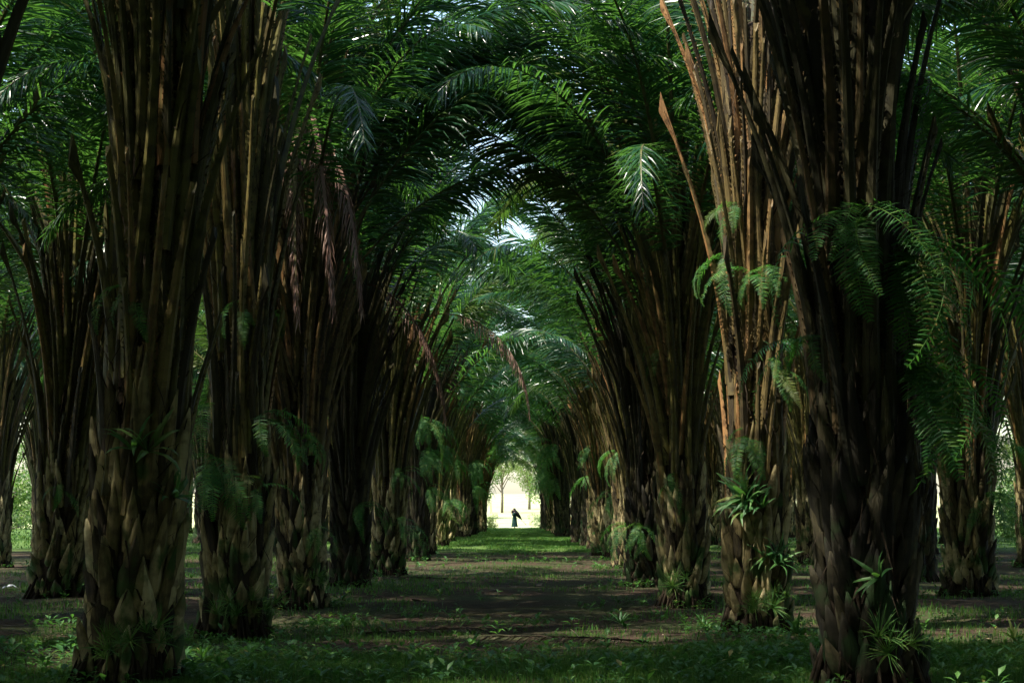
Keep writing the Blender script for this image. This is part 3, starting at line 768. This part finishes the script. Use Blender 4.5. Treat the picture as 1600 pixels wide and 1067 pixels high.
def near_d(x, y):
    base = fbm(x * .55, y * .55)
    edge = np.clip((24.5 - y + 5 * (fbm(x * .4 + 11, y * .4) - .5)) / 6.5, 0, 1)
    return np.clip((base - .56 + .42 * edge) * 4.0, 0, 1) * (.25 + .75 * edge)
b = MB()
x, y = scatter(260000, -6.5, 6.5, 15.5, 27, near_d)
b.add(*blades(x, y, .075, .008))
x, y = scatter(120000, -14, 14, 22, 78, lambda x, y: np.clip((fbm(x * .5, y * .35) - .46) * 4, 0, 1))
b.add(*blades(x, y, .095, .017))
tag(link('grass', b.mesh('grass', M_GRASS)), 'short green grass in patches on the soil in front', 'grass', kind='stuff')
b = MB()
x, y = scatter(90000, -3.6, 3.6, 68, 150, lambda x, y: np.clip((fbm(x * .5, y * .25) - .42 + .25 * np.clip((y - 74) / 10, -1, 1)) * 4, 0, 1))
b.add(*blades(x, y, .10, .03))
x, y = scatter(40000, -34, 34, 75, 165, lambda x, y: np.clip((fbm(x * .3, y * .3) - .4) * 4, 0, 1) * (np.abs(x) > 3.6))
b.add(*blades(x, y, .16, .05))
tag(link('far_grass', b.mesh('far_grass', M_GRASS)), 'brighter strip of green grass at the far end of the path', 'grass', kind='stuff')

def weeds(x, y, size, nl=(5, 9)):
    b = MB(); rng = random.Random(5)
    for px, py in zip(x, y):
        z = float(gz(px, py)); h = size * rng.uniform(.4, 1.3)
        for k in range(rng.randint(*nl)):
            a = rng.uniform(0, 6.283); e = R(rng.uniform(0, 55)); ll = h * rng.uniform(.5, 1.0); ww = ll * rng.uniform(.28, .48)
            zz = z + h * rng.uniform(.1, .9); ca, sa = math.cos(a), math.sin(a)
            st = np.array([px + ca * .02 * 3 * h, py + sa * .06 * h, zz]); D = np.array([ca * math.cos(e), sa * math.cos(e), math.sin(e)]); W = np.array([-sa, ca, 0])
            m = st + D * ll * .45; tip = st + D * ll + np.array([0, 0, -.25 * ll])
            b.add([st, m + W * ww * .5, tip, m - W * ww * .5, m - np.array([0, 0, .06 * ll])], None, [(0, 4, 1), (1, 4, 2), (0, 3, 4), (3, 2, 4)])
        b.add([(px - .004, py, z - .02), (px + .004, py, z - .02), (px, py, z + h * .9)], None, [(0, 1, 2)])
    return b
x1, y1 = scatter(6500, -7, 7, 16, 27, lambda x, y: np.clip((fbm(x * .7 + 4, y * .7) - .50 + .14 * (y < 21)) * 3.2, 0, 1) * (1 - .45 * np.exp(-(x / 2.0) ** 2)))
x2, y2 = scatter(6000, -18, 18, 24, 75, lambda x, y: np.clip((fbm(x * .5 + 4, y * .4) - .48) * 4, 0, 1))
x3, y3 = [], []
for key, p_ in PALMS.items():
    if p_.location.y < 62:
        for k in range(30):
            a = NR.uniform(0, 6.283); r_ = NR.uniform(.45, 1.15); x3.append(p_.location.x + r_ * math.cos(a)); y3.append(p_.location.y + r_ * math.sin(a))
tag(link('weeds', weeds(np.concatenate([x1, x2, x3]), np.concatenate([y1, y2, y3]), .15).mesh('weeds', M_WEED)), 'low broad leaved weeds scattered over the soil', 'weeds', kind='stuff')

def litter(n, x0, x1, y0, y1, s):
    x = NR.uniform(x0, x1, n); y = NR.uniform(y0, y1, n); z = gz(x, y) + .012
    a = NR.uniform(0, 6.283, n); l = s * NR.uniform(.3, 1.6, n); w = l * NR.uniform(.06, .4, n)
    ca, sa = np.cos(a), np.sin(a); up = NR.uniform(0, .12, n) * l
    v = np.stack([np.stack([x - ca * l / 2, y - sa * l / 2, z], -1), np.stack([x - sa * w / 2, y + ca * w / 2, z + up * .5], -1),
                  np.stack([x + ca * l / 2, y + sa * l / 2, z + up], -1), np.stack([x + sa * w / 2, y - ca * w / 2, z + .005], -1)], 1)
    i = np.arange(n)[:, None] * 4
    return v.reshape(-1, 3), None, np.concatenate([i + np.array([[0, 1, 3]]), i + np.array([[1, 2, 3]])])
b = MB()
b.add(*litter(11000, -7, 7, 15.5, 30, .07)); b.add(*litter(16000, -20, 20, 28, 80, .10)); b.add(*litter(260, -9, 9, 16, 60, .4))
tag(link('leaf_litter', b.mesh('leaf_litter', M_LITTER)), 'dry brown leaf litter strewn over the soil', 'leaf litter', kind='stuff')

# seedlings that stand out from the ground cover
for px, py, s, lab in ((1095, 985, 1.0, 'leafy seedling on the ground left of the second right palm'), (1240, 1000, 1.1, 'leafy seedling on the ground between the two front right palms'), (968, 975, .9, 'small seedling on the ground in front of the third right palm'),
                       (955, 870, 1.9, 'dark leafy plant on the ground beside the fourth right palm'), (320, 1030, .9, 'seedling on the ground beside the foot of the second left palm'), (1575, 1000, 1.1, 'seedling at the right edge on the ground'),
                       (740, 1000, .7, 'small seedling on the open ground near the middle'), (585, 985, .7, 'small seedling on the ground right of the third left palm')):
    d = EYE * F_PX / (py - HOR); xx = (px - VPX) / F_PX * d
    rt = link('seedling', None, loc=(xx, d, float(gz(xx, d)))); tag(rt, lab, 'plant', 'seedlings on the ground')
    rng = random.Random(px)
    link('leaves', LANCE[px % 3], rt, (0, 0, .05), (0, 0, rng.uniform(0, 6)), s * .75)
    link('leaves', LANCE[(px + 1) % 3], rt, (.06, .03, .0), (0, 0, rng.uniform(0, 6)), s * .6)

# crumpled white scrap on the soil at the left edge
b = MB(); rng = random.Random(4); n = 9
v = [((i / (n - 1) - .5) * .30, (j / 4 - .5) * .2, .05 + .06 * rng.random() - .1 * abs(i / (n - 1) - .5)) for j in range(5) for i in range(n)]
b.add(v, [(j * n + i, j * n + i + 1, (j + 1) * n + i + 1, (j + 1) * n + i) for j in range(4) for i in range(n - 1)])
M_SCRAP = mat_plain('white_plastic', (0.8, 0.8, 0.82), .35, .5, .05)
d = EYE * F_PX / (918 - HOR); xx = (22 - VPX) / F_PX * d
tag(link('plastic_scrap', b.mesh('plastic_scrap', M_SCRAP), loc=(xx, d, float(gz(xx, d)))), 'crumpled white plastic scrap on dark soil at the far left', 'litter')

# ------------------------------------------------------------------ the person at the end of the path
M_SKIN = mat_plain('skin', (0.22, 0.12, 0.075), .55, .4, .1)
M_DRESS = mat_plain('dark_green_cloth', (0.006, 0.030, 0.026), .8, .2, .3)
M_BLACK = mat_plain('black_cloth', (0.012, 0.011, 0.013), .8, .2, .3)
M_HAIR = mat_plain('black_hair', (0.008, 0.007, 0.007), .5, .4, .2)
M_STICK = mat_plain('stick_wood', (0.10, 0.07, 0.05), .7, .3, .2)

def skin_mesh(name, verts, edges, radii, mat, levels=2):
    me = bpy.data.meshes.new(name); me.from_pydata(verts, edges, [])
    o = bpy.data.objects.new(name, me); COL.objects.link(o)
    sk = o.modifiers.new('skin', 'SKIN'); sk.use_smooth_shade = True
    for i, r in enumerate(radii):
        d_ = me.skin_vertices[0].data[i]; d_.radius = (r, r) if not hasattr(r, '__len__') else r
        d_.use_root = (i == 0)
    ss = o.modifiers.new('sub', 'SUBSURF'); ss.levels = ss.render_levels = levels
    dg = bpy.context.evaluated_depsgraph_get(); ev = o.evaluated_get(dg)
    m2 = bpy.data.meshes.new_from_object(ev); m2.name = name
    m2.materials.clear(); m2.materials.append(mat)
    bpy.data.objects.remove(o)
    return m2

def build_person(x, y):
    z0 = float(gz(x, y))
    root = link('person', None, loc=(x, y, z0), rot=(0, 0, R(180)))     # local +X is forward, so the figure faces left
    tag(root, 'person in a long dark dress standing at the far end of the path', 'person')
    V, E, Rd = [], [], []
    def j(p, r, parent=None):
        V.append(p); Rd.append(r)
        if parent is not None: E.append((parent, len(V) - 1))
        return len(V) - 1
    pel = j((0, 0, .88), (.15, .12)); be = j((.0, 0, 1.02), (.125, .10), pel); ch = j((.01, 0, 1.20), (.15, .11), be); nk = j((.03, 0, 1.36), .05, ch)
    hd0 = j((.05, 0, 1.44), .075, nk); hd1 = j((.06, 0, 1.52), .098, hd0); hd2 = j((.055, 0, 1.58), .07, hd1)
    j((.155, 0, 1.485), .016, hd1)                                         # nose
    for s in (-1, 1):
        hip = j((0, s * .09, .80), .095, pel); kn = j((.015, s * .09, .46), .062, hip); an = j((-.01, s * .09, .09), .042, kn)
        j((.13, s * .10, .035), .036, an)
        sh = j((0, s * .17, 1.30), .06, ch)
        if s > 0: el = j((.14, s * .22, 1.08), .043, sh); wr = j((.235, s * .16, 1.26), .031, el); hand = (.25, s * .15, 1.31)
        else: el = j((.17, s * .20, 1.10), .043, sh); wr = j((.20, s * .14, 1.30), .031, el); hand = (.205, s * .13, 1.35)
        pm = j(hand, (.038, .02), wr)
        for f in range(4):                                                # fingers closed round the stick
            b0 = (hand[0] + .012, hand[1] + (f - 1.5) * .02, hand[2] + .045)
            k1 = j(b0, .009, pm); k2 = j((b0[0] - .03, b0[1], b0[2] + .022 - .002 * abs(f - 1)), .0085, k1); j((b0[0] - .05, b0[1], b0[2] - .004), .008, k2)
        t1 = j((hand[0] - .03, hand[1] - s * .03, hand[2] + .01), .010, pm); j((hand[0] - .055, hand[1] - s * .015, hand[2] + .03), .009, t1)
        j((.045, s * .105, 1.50), .018, hd1)                               # ear
    link('body', skin_mesh('body', V, E, Rd, M_SKIN, 1), root)
    # dress: fitted top and long flared skirt with folds
    b = MB(); n = 28
    prof = [(.16, .27, .20, 0), (.30, .245, .185, 0), (.55, .205, .165, 0), (.80, .185, .155, 0), (.95, .155, .13, .0), (1.04, .145, .12, 0), (1.18, .165, .135, .01), (1.29, .14, .17, .0), (1.345, .07, .085, .02)]
    v = []
    for (z, rx, ry, ox) in prof:
        for k in range(n):
            a = 2 * math.pi * k / n; fo = 1 + (.05 * math.sin(a * 7) * max(0, (.9 - z)))
            v.append((ox + rx * fo * math.cos(a), ry * fo * 1.1 * math.sin(a), z))
    b.add(v, [(i * n + k, i * n + (k + 1) % n, (i + 1) * n + (k + 1) % n, (i + 1) * n + k) for i in range(len(prof) - 1) for k in range(n)])
    for s in (-1, 1):                                                     # sleeves
        b.add(*tube([(0, s * .15, 1.29), (.08, s * .20, 1.18), (.16, s * .215, 1.08), (.20, s * .18, 1.17)], [.078, .066, .058, .052], 10))
    link('dress', b.mesh('dress', M_DRESS, True), root)
    # hair: cap and a long fall down the back
    b = MB(); n = 16; v = []
    for (z, r, ox) in ((1.68, .02, .03), (1.66, .075, .03), (1.61, .112, .025), (1.54, .122, .0), (1.46, .112, -.035), (1.36, .095, -.07), (1.24, .075, -.10), (1.12, .045, -.12), (1.06, .01, -.12)):
        for k in range(n):
            a = 2 * math.pi * k / n; fx = math.cos(a)
            v.append((ox + r * (fx if fx < .35 or z > 1.6 else .35), r * math.sin(a), z))
    b.add(v, [(i * n + k, i * n + (k + 1) % n, (i + 1) * n + (k + 1) % n, (i + 1) * n + k) for i in range(8) for k in range(n)])
    link('hair', b.mesh('hair', M_HAIR, True), root)
    b = MB()
    for s in (-1, 1): b.add(*tube([(.142, s * .035 - .012, 1.515), (.15, s * .035, 1.517), (.142, s * .035 + .012, 1.515)], [.004, .008, .004], 6))
    link('eyes', b.mesh('eyes', M_BLACK), root)
    b = MB(); b.add(*tube([(.135, -.025, 1.435), (.143, 0, 1.433), (.135, .025, 1.435)], [.005, .009, .005], 6)); link('mouth', b.mesh('mouth', mat_plain('lips', (.18, .05, .045), .5)), root)
    # bundle on a pole carried over the shoulder
    bd = link('carried_bundle', None, loc=(x, y, z0), rot=(0, 0, R(180)))
    tag(bd, 'long black cloth bundle on a pole over the shoulder of the person', 'bundle')
    p0, p1 = np.array([.24, -.02, 1.50]), np.array([-.88, -.06, .40])
    b = MB(); b.add(*tube([p0 + (p1 - p0) * t for t in np.linspace(-.08, 1, 8)], .013, 8)); b.add(*tube([p1 + (.01, 0, .01), p1, p1 - (.03, 0, .05)], [.02, .04, .03], 8))
    link('pole', b.mesh('pole', M_STICK, True), bd)
    b = MB(); n = 18; m = 12; v = []
    Tn = (p1 - p0) / np.linalg.norm(p1 - p0); A = np.array([0, 1.0, 0]); Bv = np.cross(Tn, A)
    for i in range(m):
        t = i / (m - 1); c = p0 + (p1 - p0) * (.02 + .70 * t) + np.array([-.02, 0, .10 * math.sin(math.pi * t) + .02])
        r = .19 * (math.sin(math.pi * min(1, .12 + t * .95)) ** .5) * (1 - .35 * t) + .02
        for k in range(n):
            a = 2 * math.pi * k / n
            rr = r * (1 + .13 * math.sin(3 * a + t * 5) + .07 * math.sin(7 * a - t * 9))
            v.append(c + rr * (A * math.cos(a) * .8 + Bv * math.sin(a)))
    v.append(v[0] * .5 + v[9] * .5); v.append(v[(m - 1) * n] * .5 + v[(m - 1) * n + 9] * .5)
    b.add(v, [(i * n + k, i * n + (k + 1) % n, (i + 1) * n + (k + 1) % n, (i + 1) * n + k) for i in range(m - 1) for k in range(n)],
          [(m * n, (k + 1) % n, k) for k in range(n)] + [(m * n + 1, (m - 1) * n + k, (m - 1) * n + (k + 1) % n) for k in range(n)])
    link('cloth', b.mesh('cloth', M_BLACK, True), bd)
build_person((804 - VPX) / F_PX * 146.0, 146.0)

# ------------------------------------------------------------------ trees and bushes beyond the plantation
def broad_tree(seed, H=9.0, cr=3.2, n=5200, leaf=.24, trunk=True):
    rng = random.Random(seed); nr = np.random.default_rng(seed)
    bt = MB(); lobes = []
    if trunk:
        bt.add(*tube([(0, 0, -.3), (.05, 0, H * .2), (-.05, .05, H * .45), (0, 0, H * .75)], [.22, .18, .12, .05], 8))
    for k in range(16):
        a = rng.uniform(0, 6.28); z = H * rng.uniform(.28 if trunk else .1, .95); r = cr * rng.uniform(.25, .95) * (1 - .35 * abs(z / H - .6))
        c = (r * math.cos(a), r * math.sin(a), z); lobes.append((c, rng.uniform(.3, .55) * cr))
        bt.add(*tube([(0, 0, z * .55), (c[0] * .5, c[1] * .5, z * .85), c], [.08, .05, .02], 5))
    bc = MB(); m = n // 16
    for c, r in lobes:
        d_ = nr.normal(size=(m, 3)); d_ /= np.linalg.norm(d_, axis=1)[:, None]
        p = np.array(c) + d_ * (r * nr.uniform(.45, 1.05, m) ** .6)[:, None] * np.array([1, 1, .8])
        u = nr.normal(size=(m, 3)); u /= np.linalg.norm(u, axis=1)[:, None]
        w = np.cross(u, nr.normal(size=(m, 3))); w /= np.linalg.norm(w, axis=1)[:, None]
        s_ = leaf * nr.uniform(.6, 1.3, m)[:, None]
        v = np.stack([p - u * s_ * .5, p + w * s_ * .28, p + u * s_ * .5, p - w * s_ * .28], 1).reshape(-1, 3)
        bc.add(v, np.arange(m)[:, None] * 4 + np.array([[0, 1, 2, 3]]))
    return bt.mesh('trunk', M_WOOD, True), bc.mesh('crown', M_BROAD)
BT = [broad_tree(800 + i, [9.5, 11, 8][i], [3.4, 3.8, 3.2][i]) for i in range(3)]
BU = [broad_tree(820 + i, [3.6, 4.4][i], [2.6, 3.0][i], 4200, .2, False) for i in range(2)]
def bg_tree(name, lib, x, y, s, label, group):
    rt = link(name, None, loc=(x, y, float(gz(x, y))), rot=(0, 0, (x * 7 + y) % 6.28), scale=(s, s, s)); tag(rt, label, 'tree' if name == 'leafy_tree' else 'bush', group)
    t = lib[int(abs(x * 3 + y)) % len(lib)]
    link('trunk' if name == 'leafy_tree' else 'branches', t[0], rt); link('crown', t[1], rt)
for x, y, s, lab in ((-4.4, 205, 1.0, 'pale leafy tree in the bright clearing left of the person'), (4.6, 215, 1.0, 'pale leafy tree in the bright clearing right of the person'), (-1.7, 232, .9, 'small pale tree in the clearing a little left above the person'), (2.0, 255, .95, 'small pale tree in the clearing a little right above the person')):
    bg_tree('leafy_tree', BT, x, y, s, lab, 'trees beyond the plantation')
for x, y, sz, lab in ((-2.15, 151, .34, 'sunlit yellow green bush in the bright clearing just left behind the person'), (2.25, 152, .36, 'sunlit yellow green bush in the bright clearing just right behind the person'), (-9, 196, 1.1, 'bush half hidden by palms at the left of the clearing'), (9, 200, 1.1, 'bush half hidden by palms at the right of the clearing')):
    bg_tree('leafy_bush', BU, x, y, sz, lab, 'bushes in the clearing')
for i, x in enumerate((-75, -62, -50, -39, -28, -17, 18, 29, 40, 52, 64, 77)):
    bg_tree('leafy_tree', BT, x, 225 + 18 * ((i * 7) % 5) / 4, 1.2, 'leafy tree in the sunlit belt far behind the palms, %s from the left' % ('first' if i == 0 else ORD[i]), 'tree belt far behind the palms')
for side in (-1, 1):
    for i in range(12):
        yy = 62 + 9.5 * i; xx = side * (37 + 3 * ((i * 5) % 3))
        nm = 'leafy_tree' if i % 2 else 'leafy_bush'
        bg_tree(nm, BT if i % 2 else BU, xx, yy, 1.1, 'sunlit %s beyond the palm rows on the %s, %s from the front' % ('tree' if i % 2 else 'bush', 'left' if side < 0 else 'right', 'first' if i < 2 else ORD[i // 2]), 'greenery beyond the palms on the %s' % ('left' if side < 0 else 'right'))

for i, (xx, yy) in enumerate([(sx * (31 + 4 * (k % 2)), -42 + 9 * k) for sx in (-1, 1) for k in range(11)] + [(-27 + 9 * k, -46 - 3 * (k % 2)) for k in range(7)]):  # unseen belt added to cut low sky light on the trunks
    bg_tree('leafy_bush' if i % 2 else 'leafy_tree', BU if i % 2 else BT, xx, yy, 1.3, 'leafy %s added outside the picture to block low sky light, %s counted' % ('bush' if i % 2 else 'tree', 'first' if i < 2 else ORD[i // 2]), 'greenery added outside the picture to block low sky light')

for x, y, sz, lab in ((-28.0, 97, .9, 'bright yellow green bush glowing at the left edge between the trunks'), (26.5, 93, .9, 'bright yellow green bush glowing at the right edge between the trunks'), (29.5, 101, 1.0, 'tall bright bush behind the right edge palms')):
    bg_tree('leafy_bush', BU, x, y, sz, lab, 'sunlit bushes at the plantation edge')
for i, az, z, n in ((2, 235, 2.2, 4), (2, 215, 4.4, 4), (5, 225, 3.4, 8), (6, 230, 2.2, 7), (7, 220, 4.0, 9), (8, 225, 3.0, 9)):
    fern((Rr, i), az, z, '%s fern on the %s right palm' % ('small' if n < 5 else ('higher' if z > 3 else 'lower'), ORD[i]) + (' near its top' if z > 4.1 else ''), n, .6 if n < 5 else 1.1)
for i, az, z, n in ((0, 250, 3.6, 3), (2, 310, 1.3, 4), (4, 310, 2.6, 7), (4, 330, 1.3, 6)):
    fern((L, i), az, z, 'small fern %s on the %s left palm' % ('lower down' if z < 2 else 'at mid height', ORD[i]), n, .6 if n < 5 else .9)

for px, py, rz, sc_, lab in ((560, 985, 12, .55, 'dry brown frond lying on the soil left of the path'), (1010, 1000, 160, .5, 'dry brown frond lying on the soil in front of the third right palm'), (700, 905, 200, .6, 'dry frond lying across the middle of the path')):
    d = EYE * F_PX / (py - HOR); xx = (px - VPX) / F_PX * d
    rt = link('fallen_frond', None, loc=(xx, d, float(gz(xx, d)) + .03), rot=(0, 0, R(rz))); tag(rt, lab, 'palm frond', 'fallen dry fronds')
    link('rachis', FALLEN[1], rt, scale=sc_); tag(link('leaflets', FALLEN[2], rt, scale=sc_), kind='stuff')
